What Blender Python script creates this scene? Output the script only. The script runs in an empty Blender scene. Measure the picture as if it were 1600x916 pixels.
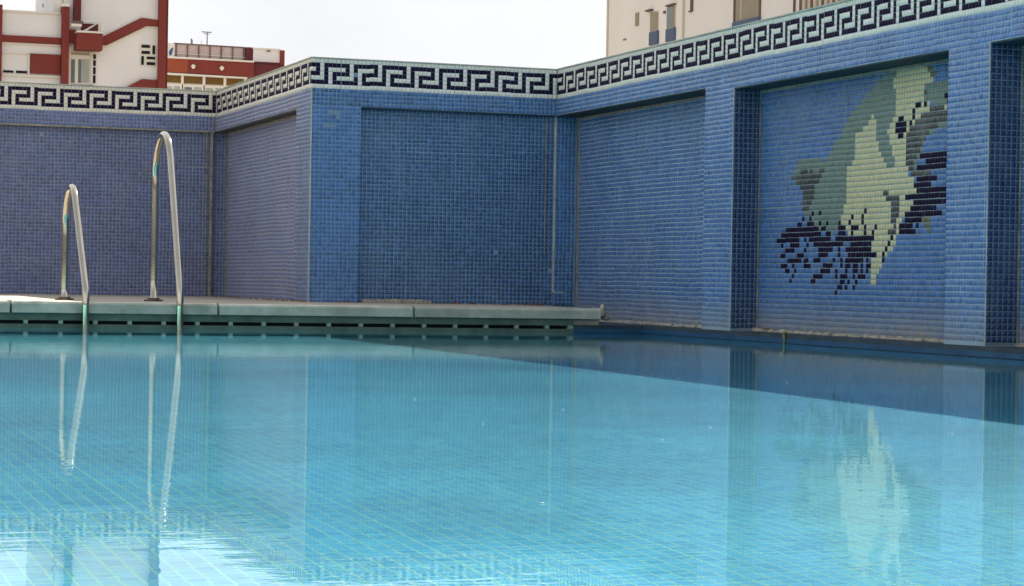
import bpy, math, random
import numpy as np
from mathutils import Vector, Matrix

random.seed(7); rng = np.random.default_rng(7)
U = 0.0255                      # one mosaic tile pitch in metres; layout below is in tile units
S = bpy.context.scene
COL = S.collection
R = math.radians

# ------------------------------------------------------------------ camera
CF, CYAW, CPITCH, CROLL = 3528.9, 0.3373, -0.0047, 0.0171
CPOS = np.array([-190.6, -513.1, 5.36])
Fv = np.array([math.sin(CYAW)*math.cos(CPITCH), math.cos(CYAW)*math.cos(CPITCH), math.sin(CPITCH)])
Rv = np.cross(Fv, [0, 0, 1.0]); Rv /= np.linalg.norm(Rv); Uv = np.cross(Rv, Fv)
Rr = Rv*math.cos(CROLL)+Uv*math.sin(CROLL); Ur = -Rv*math.sin(CROLL)+Uv*math.cos(CROLL)
cam = bpy.data.cameras.new('camera'); camo = bpy.data.objects.new('camera', cam); COL.objects.link(camo)
cam.sensor_width = 36.0; cam.lens = 36.0*CF/1600.0; cam.clip_start = 0.05; cam.clip_end = 3000
m = Matrix.Identity(4)
for i in range(3):
    m[i][0] = Rr[i]; m[i][1] = Ur[i]; m[i][2] = -Fv[i]; m[i][3] = CPOS[i]*U
camo.matrix_world = m
cam.dof.use_dof = False
S.camera = camo

def at(px, py, axis, val):
    """where the sight line through a photo pixel meets the plane coordinate[axis] = val (tile units)"""
    d = Fv + Rr*(px-800)/CF - Ur*(py-458)/CF
    t = (val-CPOS[axis])/d[axis]
    return CPOS+t*d

# ------------------------------------------------------------------ sky, sun, exposure
SUNV = np.array([60.0, 58.0, 57.0])          # direction towards the sun (behind the walls, to the right)
SUN_EL = math.atan2(SUNV[2], math.hypot(SUNV[0], SUNV[1]))
SUN_AZ = math.atan2(SUNV[0], SUNV[1])        # clockwise from +Y
w = bpy.data.worlds.new('World'); S.world = w; w.use_nodes = True
nt = w.node_tree; nt.nodes.clear()
sky = nt.nodes.new('ShaderNodeTexSky'); sky.sky_type = 'NISHITA'; sky.sun_disc = False
sky.sun_elevation = SUN_EL; sky.sun_rotation = SUN_AZ
sky.air_density = 1.6; sky.dust_density = 3.5; sky.ozone_density = 1.0
hs = nt.nodes.new('ShaderNodeHueSaturation'); hs.inputs['Saturation'].default_value = 0.25
bg = nt.nodes.new('ShaderNodeBackground'); bg.inputs['Strength'].default_value = 0.10
wo = nt.nodes.new('ShaderNodeOutputWorld')
nt.links.new(sky.outputs[0], hs.inputs['Color']); 
# thin bright veil of high haze: evens the sky out and caps the glare round the sun
tcw = nt.nodes.new('ShaderNodeTexCoord'); nzw = nt.nodes.new('ShaderNodeTexNoise'); nzw.inputs['Scale'].default_value = 5.0; nzw.inputs['Detail'].default_value = 5.0
nt.links.new(tcw.outputs['Generated'], nzw.inputs['Vector'])
crw = nt.nodes.new('ShaderNodeMix'); crw.data_type = 'RGBA'; nt.links.new(nzw.outputs['Fac'], crw.inputs[0])
VEIL = 4.5
crw.inputs[6].default_value = (VEIL*.70, VEIL*.72, VEIL*.755, 1); crw.inputs[7].default_value = (VEIL*1.15, VEIL*1.15, VEIL*1.16, 1)
dk = nt.nodes.new('ShaderNodeMix'); dk.data_type = 'RGBA'; dk.blend_type = 'DARKEN'; dk.inputs[0].default_value = 1.0
nt.links.new(hs.outputs[0], dk.inputs[6]); nt.links.new(crw.outputs[2], dk.inputs[7])
nt.links.new(dk.outputs[2], bg.inputs['Color']); nt.links.new(bg.outputs[0], wo.inputs[0])
sl = bpy.data.lights.new('sun', 'SUN'); sl.energy = 5.0; sl.angle = R(0.5); sl.color = (1.0, 0.95, 0.87)
so = bpy.data.objects.new('sun', sl); COL.objects.link(so)
so.rotation_mode = 'QUATERNION'; so.rotation_quaternion = Vector(SUNV).to_track_quat('Z', 'Y')
sl.cycles.is_caustics_light = True
S.view_settings.view_transform = 'Standard'; S.view_settings.look = 'None'
S.view_settings.exposure = 1.2; S.view_settings.gamma = 1.0
S.render.engine = 'CYCLES'; S.cycles.max_bounces = 10; S.cycles.transmission_bounces = 8
S.cycles.transparent_max_bounces = 8
S.cycles.use_denoising = True
S.cycles.caustics_reflective = False; S.cycles.caustics_refractive = True; S.cycles.sample_clamp_indirect = 6.0

# ------------------------------------------------------------------ material helpers
def new_mat(name):
    mt = bpy.data.materials.new(name); mt.use_nodes = True
    n = mt.node_tree; b = n.nodes['Principled BSDF']
    return mt, n, b
def N(n, t, **kw):
    x = n.nodes.new(t)
    for k, v in kw.items():
        if k in x.inputs: x.inputs[k].default_value = v
        else: setattr(x, k, v)
    return x
def rgba(c): return (c[0], c[1], c[2], 1.0)

def surf_mat(name, col, rough=0.7, var=0.12, scale=6.0, bump=0.15, dirt=None, metal=0.0, spec=0.5):
    """plain surface with low-frequency mottling, fine grain and optional dirt patches"""
    mt, n, b = new_mat(name); L = n.links.new
    tc = N(n, 'ShaderNodeTexCoord')
    n1 = N(n, 'ShaderNodeTexNoise', Scale=scale, Detail=6.0, Roughness=0.6)
    n2 = N(n, 'ShaderNodeTexNoise', Scale=scale*14, Detail=3.0)
    L(tc.outputs['Object'], n1.inputs['Vector']); L(tc.outputs['Object'], n2.inputs['Vector'])
    mr = N(n, 'ShaderNodeMapRange'); mr.inputs['From Min'].default_value = 0.3; mr.inputs['From Max'].default_value = 0.7
    mr.inputs['To Min'].default_value = 1-var; mr.inputs['To Max'].default_value = 1+var
    L(n1.outputs['Fac'], mr.inputs['Value'])
    mx = N(n, 'ShaderNodeMix', data_type='RGBA', blend_type='MULTIPLY'); mx.inputs[0].default_value = 1.0
    mx.inputs[6].default_value = rgba(col); L(mr.outputs[0], mx.inputs[7])
    out = mx.outputs[2]
    if dirt:
        n3 = N(n, 'ShaderNodeTexNoise', Scale=scale*0.6, Detail=8.0, Roughness=0.7)
        L(tc.outputs['Object'], n3.inputs['Vector'])
        r3 = N(n, 'ShaderNodeMapRange'); r3.inputs['From Min'].default_value = 0.5; r3.inputs['From Max'].default_value = 0.72
        r3.inputs['To Max'].default_value = 0.75
        L(n3.outputs['Fac'], r3.inputs['Value'])
        m2 = N(n, 'ShaderNodeMix', data_type='RGBA'); L(r3.outputs[0], m2.inputs[0]); L(out, m2.inputs[6]); m2.inputs[7].default_value = rgba(dirt)
        out = m2.outputs[2]
    L(out, b.inputs['Base Color']); b.inputs['Roughness'].default_value = rough; b.inputs['Metallic'].default_value = metal
    b.inputs['Specular IOR Level'].default_value = spec
    if bump:
        bp = N(n, 'ShaderNodeBump', Strength=bump, Distance=0.003); L(n2.outputs['Fac'], bp.inputs['Height']); L(bp.outputs[0], b.inputs['Normal'])
    return mt

def tile_mat(name, col, rough=0.22, var=0.30, lime=(0.36, 0.37, 0.36), lime_z=None, film=0.45, spec=0.5):
    """glazed mosaic: colour varies per tile (attribute 'tint'), lime film near the base and in patches"""
    mt, n, b = new_mat(name); L = n.links.new
    a = N(n, 'ShaderNodeAttribute', attribute_name='tint')
    mr = N(n, 'ShaderNodeMapRange'); mr.inputs['To Min'].default_value = 1-var; mr.inputs['To Max'].default_value = 1+var
    L(a.outputs['Fac'], mr.inputs['Value'])
    mx = N(n, 'ShaderNodeMix', data_type='RGBA', blend_type='MULTIPLY'); mx.inputs[0].default_value = 1.0
    mx.inputs[6].default_value = rgba(col); L(mr.outputs[0], mx.inputs[7]); out = mx.outputs[2]
    tc = N(n, 'ShaderNodeTexCoord')
    nz = N(n, 'ShaderNodeTexNoise', Scale=3.2, Detail=8.0, Roughness=0.7); L(tc.outputs['Object'], nz.inputs['Vector'])
    fac = N(n, 'ShaderNodeMapRange'); fac.inputs['From Min'].default_value = 0.48; fac.inputs['From Max'].default_value = 0.85
    fac.inputs['To Max'].default_value = film
    L(nz.outputs['Fac'], fac.inputs['Value']); f = fac.outputs[0]
    mps = N(n, 'ShaderNodeMapping'); mps.inputs['Scale'].default_value = (9.0, 9.0, 0.8); L(tc.outputs['Object'], mps.inputs['Vector'])
    ns = N(n, 'ShaderNodeTexNoise', Scale=1.6, Detail=7.0, Roughness=0.65); L(mps.outputs[0], ns.inputs['Vector'])
    rs = N(n, 'ShaderNodeMapRange'); rs.inputs['From Min'].default_value = 0.56; rs.inputs['From Max'].default_value = 0.78; rs.inputs['To Max'].default_value = film*.9
    L(ns.outputs['Fac'], rs.inputs['Value'])
    as_ = N(n, 'ShaderNodeMath', operation='ADD', use_clamp=True); L(f, as_.inputs[0]); L(rs.outputs[0], as_.inputs[1]); f = as_.outputs[0]
    if lime_z is not None:
        sx = N(n, 'ShaderNodeSeparateXYZ'); L(tc.outputs['Object'], sx.inputs[0])
        zr = N(n, 'ShaderNodeMapRange'); zr.inputs['From Min'].default_value = (lime_z+7)*U; zr.inputs['From Max'].default_value = lime_z*U
        zr.inputs['To Max'].default_value = 1.5
        L(sx.outputs['Z'], zr.inputs['Value'])
        n4 = N(n, 'ShaderNodeTexNoise', Scale=14.0, Detail=5.0); L(tc.outputs['Object'], n4.inputs['Vector'])
        mm = N(n, 'ShaderNodeMath', operation='MULTIPLY'); L(zr.outputs[0], mm.inputs[0]); L(n4.outputs['Fac'], mm.inputs[1])
        ad = N(n, 'ShaderNodeMath', operation='ADD', use_clamp=True); L(f, ad.inputs[0]); L(mm.outputs[0], ad.inputs[1]); f = ad.outputs[0]
    m2 = N(n, 'ShaderNodeMix', data_type='RGBA'); L(f, m2.inputs[0]); L(out, m2.inputs[6]); m2.inputs[7].default_value = rgba(lime)
    L(m2.outputs[2], b.inputs['Base Color'])
    b.inputs['Specular IOR Level'].default_value = spec
    r2 = N(n, 'ShaderNodeMapRange'); r2.inputs['To Min'].default_value = rough; r2.inputs['To Max'].default_value = 0.7
    L(f, r2.inputs['Value']); L(r2.outputs[0], b.inputs['Roughness'])
    return mt

# ------------------------------------------------------------------ object helpers (all coordinates in tile units)
def tag(o, label=None, cat=None, group=None, kind=None):
    if label: o['label'] = label
    if cat: o['category'] = cat
    if group: o['group'] = group
    if kind: o['kind'] = kind
    return o
def empty(name, loc=(0, 0, 0)):
    o = bpy.data.objects.new(name, None); COL.objects.link(o); o.location = Vector(loc)*U; o.empty_display_size = .1
    return o
def link(name, me, parent=None):
    o = bpy.data.objects.new(name, me); COL.objects.link(o)
    if parent is not None:
        o.parent = parent
        if parent.parent is not None: off = parent.parent.location + parent.location
        else: off = parent.location
        o.location = -off
    return o
class MB:
    """collects faces in world tile units; materials by slot"""
    def __init__(s): s.v = []; s.f = []; s.mi = []; s.sm = []
    def face(s, pts, mi=0, smooth=False):
        k = len(s.v); s.v += [tuple(p) for p in pts]; s.f.append(tuple(range(k, k+len(pts)))); s.mi.append(mi); s.sm.append(smooth)
    def box(s, x0, x1, y0, y1, z0, z1, mi=0):
        if x0 > x1: x0, x1 = x1, x0
        if y0 > y1: y0, y1 = y1, y0
        if z0 > z1: z0, z1 = z1, z0
        k = len(s.v)
        s.v += [(x0,y0,z0),(x1,y0,z0),(x1,y1,z0),(x0,y1,z0),(x0,y0,z1),(x1,y0,z1),(x1,y1,z1),(x0,y1,z1)]
        for q in ((0,3,2,1),(4,5,6,7),(0,1,5,4),(1,2,6,5),(2,3,7,6),(3,0,4,7)):
            s.f.append(tuple(k+i for i in q)); s.mi.append(mi); s.sm.append(False)
        return s
    def prism(s, poly, axis, a, b, mi=0):
        """extrude 2-D polygon (remaining axes in order) along axis from a to b"""
        def P(p, t):
            q = list(p); q.insert(axis, t); return tuple(q)
        k = len(s.v); n = len(poly)
        s.v += [P(p, a) for p in poly]+[P(p, b) for p in poly]
        s.f.append(tuple(range(k, k+n))); s.f.append(tuple(range(k+2*n-1, k+n-1, -1))); s.mi += [mi, mi]; s.sm += [False]*2
        for i in range(n):
            j = (i+1) % n; s.f.append((k+i, k+j, k+n+j, k+n+i)); s.mi.append(mi); s.sm.append(False)
        return s
    def tube(s, pts, r, n=14, mi=0, cap=True):
        pts = [Vector(p) for p in pts]; k = len(s.v); up = Vector((1, 0, 0)); rr = r if hasattr(r, '__len__') else [r]*len(pts)
        for i, p in enumerate(pts):
            t = (pts[min(i+1, len(pts)-1)]-pts[max(i-1, 0)]).normalized()
            if abs(t.dot(up)) > .95: up = Vector((0, 1, 0)) if abs(t.y) < .9 else Vector((0, 0, 1))
            a = t.cross(up).normalized(); b = t.cross(a)
            for j in range(n):
                th = 2*math.pi*j/n; q = p+(a*math.cos(th)+b*math.sin(th))*rr[i]; s.v.append(tuple(q))
        for i in range(len(pts)-1):
            for j in range(n):
                j2 = (j+1) % n; s.f.append((k+i*n+j, k+i*n+j2, k+(i+1)*n+j2, k+(i+1)*n+j)); s.mi.append(mi); s.sm.append(True)
        if cap:
            s.f.append(tuple(k+j for j in range(n))); s.mi.append(mi); s.sm.append(False)
            e = k+(len(pts)-1)*n; s.f.append(tuple(e+j for j in range(n-1, -1, -1))); s.mi.append(mi); s.sm.append(False)
        return s
    def disc(s, c, axis, r, h, n=24, mi=0):
        d = Vector((0, 0, 0)); d[axis] = h; k = len(s.sm)
        s.tube([Vector(c), Vector(c)+d], r, n, mi)
        for i in range(k, len(s.sm)): s.sm[i] = False
        return s
    def blob(s, c, r, seed=0, mi=0, n=10, mrows=6):
        rg = random.Random(seed); k = len(s.v); c = Vector(c)
        for i in range(mrows+1):
            th = math.pi*i/mrows
            for j in range(n):
                ph = 2*math.pi*j/n; q = 1+rg.uniform(-.22, .22) if 0 < i < mrows else 1
                s.v.append((c.x+r[0]*q*math.sin(th)*math.cos(ph), c.y+r[1]*q*math.sin(th)*math.sin(ph), c.z+r[2]*q*math.cos(th)))
        for i in range(mrows):
            for j in range(n):
                j2 = (j+1) % n; s.f.append((k+i*n+j, k+(i+1)*n+j, k+(i+1)*n+j2, k+i*n+j2)); s.mi.append(mi); s.sm.append(True)
        return s
    def build(s, name, mats, parent=None, bevel=None):
        me = bpy.data.meshes.new(name); me.from_pydata([(a*U, b*U, c*U) for a, b, c in s.v], [], s.f)
        if not isinstance(mats, (list, tuple)): mats = [mats]
        for x in mats: me.materials.append(x)
        me.polygons.foreach_set('material_index', s.mi); me.polygons.foreach_set('use_smooth', s.sm)
        me.update(); me.validate()
        o = link(name, me, parent)
        if bevel:
            bv = o.modifiers.new('bevel', 'BEVEL'); bv.width = bevel*U; bv.segments = 2; bv.limit_method = 'ANGLE'
        return o

DARK_GROW = 1.03
class Tiles:
    """real mosaic tiles: a bevelled slab of five faces each, laid in 12 x 12 sheets that sit slightly unevenly"""
    def __init__(s): s.P = []; s.mi = []; s.t = []
    def field(s, o, u, v, n, cols, rows, colour, size=0.84, size_u=None, proud=0.05, j=0.03, tint=0.5, sheet=12, seed=0):
        rg = np.random.default_rng(seed+len(s.P))
        o = np.array(o, float); u = np.array(u, float); v = np.array(v, float); n = np.array(n, float)
        I, J = np.meshgrid(np.arange(cols), np.arange(rows)); I = I.ravel(); J = J.ravel()
        mi = np.array([colour(int(i), int(jj)) for i, jj in zip(I, J)])
        keep = mi >= 0; I = I[keep]; J = J[keep]; mi = mi[keep]; k = len(I)
        if k == 0: return
        si = I//sheet; sj = J//sheet
        soff = rg.normal(0, .05, (60, 60, 2)); stint = rg.normal(0, .10, (60, 60))
        cu = I+.5+soff[si % 60, sj % 60, 0]+rg.normal(0, j*.6, k); cv = J+.5+soff[si % 60, sj % 60, 1]+rg.normal(0, j*.6, k)
        hs = size/2; fr = hs*0.93; hu = (size_u or size)/2; fu = hu*0.93
        tl = rg.normal(0, .009, (k, 2)); grow = np.where(mi == 1, DARK_GROW, 1.0)
        out = np.zeros((k, 8, 3))
        for q, (a, b) in enumerate(((-1, -1), (1, -1), (1, 1), (-1, 1))):
            for ring, (g_, h, d) in enumerate(((hu, hs, 0.0), (fu, fr, 1.0))):
                dep = (proud+tl[:, 0]*a+tl[:, 1]*b)*d
                out[:, ring*4+q] = o+np.outer(cu+a*np.minimum(g_*grow, .49), u)+np.outer(cv+b*np.minimum(h*grow, .485), v)+np.outer(dep, n)
        if np.dot(np.cross(u, v), n) < 0: out = out[:, [3, 2, 1, 0, 7, 6, 5, 4]]
        s.P.append(out); s.mi.append(mi); s.t.append(np.clip(rg.normal(tint, .2, k)+stint[si % 60, sj % 60], 0, 1))
    def build(s, name, mats, parent=None):
        P = np.concatenate(s.P); mi = np.concatenate(s.mi); t = np.concatenate(s.t); k = len(P)
        base = (np.arange(k)*8)[:, None, None]
        F = np.array([[4,5,6,7],[0,1,5,4],[1,2,6,5],[2,3,7,6],[3,0,4,7]])[None]+base
        F = F.reshape(-1, 4)
        me = bpy.data.meshes.new(name); me.vertices.add(k*8); me.vertices.foreach_set('co', (P*U).ravel())
        me.loops.add(len(F)*4); me.loops.foreach_set('vertex_index', F.ravel().astype(np.int32))
        me.polygons.add(len(F)); me.polygons.foreach_set('loop_start', np.arange(0, len(F)*4, 4, dtype=np.int32))
        for x in mats: me.materials.append(x)
        me.polygons.foreach_set('material_index', np.repeat(mi, 5).astype(np.int32))
        me.update(calc_edges=True)
        at_ = me.attributes.new('tint', 'FLOAT', 'FACE'); at_.data.foreach_set('value', np.repeat(t, 5).astype(np.float32))
        return link(name, me, parent)

# ------------------------------------------------------------------ materials
M = {}
M['grout'] = surf_mat('grout_blue_grey', (0.36, 0.47, 0.57), .8, .2, 5, .2)
M['grout_mid'] = surf_mat('grout_cobalt_grey', (0.21, 0.34, 0.48), .8, .2, 5, .2)
M['grout_mural'] = surf_mat('grout_mural_bed', (0.27, 0.34, 0.36), .8, .2, 5, .2)
M['grout_side'] = surf_mat('grout_pale_mauve', (0.46, 0.45, 0.48), .8, .2, 5, .2)
M['grout_deep'] = surf_mat('grout_shaded_return', (0.20, 0.27, 0.35), .8, .2, 5, .2)  # grout darkened so its colour carries the shade of the pier returns
M['grout_left'] = surf_mat('grout_warm_grey', (0.34, 0.34, 0.39), .8, .2, 5, .2)
M['grout_frieze'] = surf_mat('grout_frieze', (0.36, 0.40, 0.38), .8, .15, 5, .2)
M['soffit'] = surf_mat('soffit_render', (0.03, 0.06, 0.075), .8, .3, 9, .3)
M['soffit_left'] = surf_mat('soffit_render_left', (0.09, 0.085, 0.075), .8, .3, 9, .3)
M['bead'] = surf_mat('aged_grout_bead', (0.36, 0.33, 0.26), .85, .35, 25, .5, dirt=(0.14, 0.13, 0.10))
M['cap'] = surf_mat('wall_capping_mortar', (0.56, 0.58, 0.50), .85, .2, 8, .4, dirt=(0.26, 0.32, 0.28))
M['back'] = surf_mat('render_back', (0.55, 0.52, 0.46), .9, .1, 3, .2)
BLUE_M = [tile_mat('blue_mosaic', (0.060, 0.165, 0.40), lime=(.20,.32,.48), film=.40, var=.36), tile_mat('navy_mosaic', (0.016, 0.008, 0.034), rough=.55, film=.03, spec=.06), tile_mat('pale_mosaic', (0.86, 0.86, 0.76), var=.05, film=.15, spec=.3, lime=(.58, .60, .54))]
BLUE_L = [tile_mat('bounce_tinted_slate_mosaic', (0.125, 0.17, 0.36), rough=.35, lime=(0.30, 0.29, 0.31)), BLUE_M[1], tile_mat('cream_mosaic', (0.88, 0.82, 0.68), var=.05, film=.15, spec=.3, lime=(.6, .56, .48))]  # slate tile: purplish bounce light from pool and deck put into the colour
BLUE_S = [tile_mat('bounce_tinted_mauve_mosaic', (0.20, 0.235, 0.40), rough=.35, lime=(0.38, 0.36, 0.36)), BLUE_M[1], BLUE_L[2]]  # mauve tile: lighter again, bounce light on the side wall painted in
BLUE_R = [tile_mat('sea_blue_mosaic', (0.085, 0.20, 0.46), lime=(.32, .31, .31), lime_z=-3.4, film=.3, var=.24), BLUE_M[1], BLUE_M[2],
          tile_mat('sand_mosaic', (0.74, 0.66, 0.38), film=.15, var=.08, lime=(.5, .48, .36)), tile_mat('teal_grey_mosaic', (0.18, 0.25, 0.20), film=.2, var=.12),
          tile_mat('charcoal_mosaic', (0.060, 0.062, 0.055), var=.2), tile_mat('olive_mosaic', (0.17, 0.17, 0.08), var=.2),
          tile_mat('shaded_blue_mosaic', (0.022, 0.055, 0.15), var=.35, lime=(.2, .24, .28))]  # last one: blue tile darkened to paint the recess shade on pier returns
M['deck'] = surf_mat('deck_concrete', (0.46, 0.40, 0.32), .9, .2, 4, .4, dirt=(0.26, 0.21, 0.16))
M['coping'] = surf_mat('coping_stone', (0.46, 0.47, 0.39), .8, .25, 7, .5, dirt=(0.20, 0.25, 0.19))
M['gutter'] = surf_mat('gutter_render', (0.09, 0.14, 0.10), .6, .3, 9, .4, dirt=(0.03, 0.06, 0.045))
M['gutterdiv'] = surf_mat('gutter_divider', (0.26, 0.33, 0.26), .6, .2, 9, .3)
M['dark'] = surf_mat('dark_void', (0.006, 0.008, 0.01), .9, .1, 9, 0)
M['plinth'] = surf_mat('plinth_blue_render', (0.035, 0.055, 0.075), .55, .35, 5, .4, dirt=(0.09, 0.10, 0.10))
M['paint'] = surf_mat('blue_waterline_paint', (0.02, 0.085, 0.18), .45, .3, 6, .2)
M['mortar'] = surf_mat('pale_mortar', (0.46, 0.42, 0.34), .9, .3, 20, .6, dirt=(0.25, .2, .14))
M['lamp_w'] = surf_mat('petal_white', (0.8, 0.8, 0.78), .6, .05, 3, 0)
M['leaf'] = surf_mat('dry_leaf', (0.22, 0.09, 0.05), .8, .3, 30, .3)
M['twig'] = surf_mat('yellow_green_strip', (0.30, 0.30, 0.08), .7, .3, 40, .3)
M['ground'] = surf_mat('dry_ground', (0.30, 0.26, 0.20), .95, .2, .3, .3)

def steel():
    mt, n, b = new_mat('polished_stainless_steel'); L = n.links.new
    tc = N(n, 'ShaderNodeTexCoord'); nz = N(n, 'ShaderNodeTexNoise', Scale=9.0, Detail=6.0); L(tc.outputs['Object'], nz.inputs['Vector'])
    mr = N(n, 'ShaderNodeMapRange'); mr.inputs['To Min'].default_value = .02; mr.inputs['To Max'].default_value = .12
    L(nz.outputs['Fac'], mr.inputs['Value']); L(mr.outputs[0], b.inputs['Roughness'])
    cr = N(n, 'ShaderNodeMix', data_type='RGBA'); L(nz.outputs['Fac'], cr.inputs[0]); cr.inputs[6].default_value = (.64, .61, .55, 1); cr.inputs[7].default_value = (.50, .43, .32, 1)
    L(cr.outputs[2], b.inputs['Base Color']); b.inputs['Metallic'].default_value = 1.0
    return mt
M['steel'] = steel()
M['rust'] = surf_mat('tarnished_flange_metal', (0.16, 0.11, 0.08), .45, .4, 30, .2, metal=.6)

# ------------------------------------------------------------------ pool basin, water
WZ = -5.3; DEPTH = 23.0; YE = -58.3; XL = -420; YN = -760
def floor_mat():
    mt, n, b = new_mat('pool_floor_mosaic'); L = n.links.new
    tc = N(n, 'ShaderNodeTexCoord')
    mp = N(n, 'ShaderNodeMapping'); mp.inputs['Scale'].default_value = (1/U, 1/U, 1/U); L(tc.outputs['Object'], mp.inputs['Vector'])
    br = N(n, 'ShaderNodeTexBrick', offset=0.0, squash=1.0); br.inputs['Scale'].default_value = 1.0
    br.inputs['Brick Width'].default_value = 1.0; br.inputs['Row Height'].default_value = 1.0; br.inputs['Mortar Size'].default_value = 0.07
    br.inputs['Mortar Smooth'].default_value = 0.3
    br.inputs['Color1'].default_value = (0.030, 0.46, 0.74, 1); br.inputs['Color2'].default_value = (0.075, 0.62, 0.88, 1); br.inputs['Mortar'].default_value = (0.26, 0.72, 0.66, 1)  # strong contrast between tiles paints caustic-like light mottling into the floor
    L(mp.outputs[0], br.inputs['Vector'])
    b2 = N(n, 'ShaderNodeTexBrick', offset=0.0, squash=1.0); b2.inputs['Scale'].default_value = 1.0
    b2.inputs['Brick Width'].default_value = 12.0; b2.inputs['Row Height'].default_value = 12.0; b2.inputs['Mortar Size'].default_value = 0.09
    b2.inputs['Color1'].default_value = (1, 1, 1, 1); b2.inputs['Color2'].default_value = (.93, .97, 1.0, 1); b2.inputs['Mortar'].default_value = (1.15, 1.12, 1.0, 1)
    L(mp.outputs[0], b2.inputs['Vector'])
    mx = N(n, 'ShaderNodeMix', data_type='RGBA', blend_type='MULTIPLY'); mx.inputs[0].default_value = 1.0
    L(br.outputs['Color'], mx.inputs[6]); L(b2.outputs['Color'], mx.inputs[7])
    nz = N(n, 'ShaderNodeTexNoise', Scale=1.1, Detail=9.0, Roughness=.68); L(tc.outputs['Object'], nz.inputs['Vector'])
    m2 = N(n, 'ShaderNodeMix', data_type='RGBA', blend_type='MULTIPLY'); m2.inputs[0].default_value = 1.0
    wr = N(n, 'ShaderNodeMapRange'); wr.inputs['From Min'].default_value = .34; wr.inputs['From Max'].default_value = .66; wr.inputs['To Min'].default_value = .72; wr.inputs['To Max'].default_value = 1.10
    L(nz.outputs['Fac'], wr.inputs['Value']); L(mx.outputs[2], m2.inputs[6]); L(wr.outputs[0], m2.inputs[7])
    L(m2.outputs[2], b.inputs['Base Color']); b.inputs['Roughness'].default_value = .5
    return mt
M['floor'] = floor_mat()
fz = WZ-DEPTH
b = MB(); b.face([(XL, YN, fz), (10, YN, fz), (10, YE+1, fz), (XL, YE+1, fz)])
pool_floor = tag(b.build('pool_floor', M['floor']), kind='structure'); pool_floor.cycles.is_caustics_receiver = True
b = MB()
b.box(XL, -17, YE, YE+3, fz-.5, -6.5); b.box(-17, 1.2, YE, YE+3, fz-.5, -5.6)
b.box(XL-3, XL, YN, YE, fz-.5, -.2); b.box(XL-3, 12, YN-3, YN, fz-.5, -.2)
b.box(-.9, 3, YN, YE, fz-.5, -5.6)
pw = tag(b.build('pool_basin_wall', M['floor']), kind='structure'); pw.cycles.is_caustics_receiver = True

def water_mat():
    mt = bpy.data.materials.new('pool_water'); mt.use_nodes = True; n = mt.node_tree; n.nodes.clear(); L = n.links.new
    out = N(n, 'ShaderNodeOutputMaterial'); g = N(n, 'ShaderNodeBsdfGlass'); g.inputs['IOR'].default_value = 1.333; g.inputs['Roughness'].default_value = 0.0
    g.inputs['Color'].default_value = (0.93, 0.99, 1.0, 1)
    tc = N(n, 'ShaderNodeTexCoord')
    mp = N(n, 'ShaderNodeMapping'); mp.inputs['Rotation'].default_value = (0, 0, R(-25)); mp.inputs['Scale'].default_value = (1.0, 1.9, 1.0)
    L(tc.outputs['Object'], mp.inputs['Vector'])
    n1 = N(n, 'ShaderNodeTexNoise', Scale=2.6, Detail=2.0, Roughness=.5); n2 = N(n, 'ShaderNodeTexNoise', Scale=9.0, Detail=3.0, Roughness=.5)
    L(mp.outputs[0], n1.inputs['Vector']); L(mp.outputs[0], n2.inputs['Vector'])
    b1 = N(n, 'ShaderNodeBump', Strength=1.0, Distance=WAVE1); b2 = N(n, 'ShaderNodeBump', Strength=1.0, Distance=WAVE2)
    L(n1.outputs['Fac'], b1.inputs['Height']); L(n2.outputs['Fac'], b2.inputs['Height']); L(b1.outputs[0], b2.inputs['Normal'])
    mp3 = N(n, 'ShaderNodeMapping'); mp3.inputs['Rotation'].default_value = (0, 0, R(-18)); mp3.inputs['Scale'].default_value = (1.0, 2.4, 1.0)
    L(tc.outputs['Object'], mp3.inputs['Vector'])
    n3 = N(n, 'ShaderNodeTexNoise', Scale=24.0, Detail=2.0, Roughness=.5, Distortion=.6); L(mp3.outputs[0], n3.inputs['Vector'])
    b3 = N(n, 'ShaderNodeBump', Strength=1.0, Distance=WAVE3); L(n3.outputs['Fac'], b3.inputs['Height']); L(b2.outputs[0], b3.inputs['Normal'])
    L(b3.outputs[0], g.inputs['Normal']); L(g.outputs[0], out.inputs['Surface'])
    return mt
WAVE1, WAVE2, WAVE3 = 0.00026, 0.00024, 0.00006
M['water'] = water_mat()
b = MB(); b.face([(XL, YN, WZ), (0, YN, WZ), (0, YE+.02, WZ), (XL, YE+.02, WZ)], smooth=True)
water = tag(b.build('pool_water', M['water']), kind='structure'); water.cycles.is_caustics_caster = True

# ------------------------------------------------------------------ ground, deck, coping, gutter
b = MB(); G = 60000
for x0, x1, y0, y1 in ((-G, XL-30, -G, G), (14, G, -G, G), (XL-30, 14, -G, YN-30), (XL-30, 14, 122, G)):
    b.face([(x0, y0, -2), (x1, y0, -2), (x1, y1, -2), (x0, y1, -2)])
tag(b.build('ground', M['ground']), kind='structure')
b = MB()
b.prism([(-430, -53.9), (-10.9, -53.9), (-8.0, 0.0), (-8, 1.6), (-61, 1.6), (-61, 109.6), (-430, 109.6)], 2, -25, 0)
b.prism([(-10.9, -53.95), (-10.9, YE+.6), (-17, YE+.6), (-17, -53.95)], 2, -4.9, -2.4)
b.box(XL-30, XL-3.01, YN-30, -48.3, -25, 0); b.box(XL-3, 12, YN-30, YN-3.01, -25, 0)
deck = tag(b.build('pool_deck', M['deck']), kind='structure')
x = -12.6; k = 0; rc = random.Random(4)
JX = [at(645, 490, 1, YE)[0]]
step = JX[0]-at(340, 487, 1, YE)[0]
xs = [-10.8] + [JX[0]-i*step for i in range(0, 11)]
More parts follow.
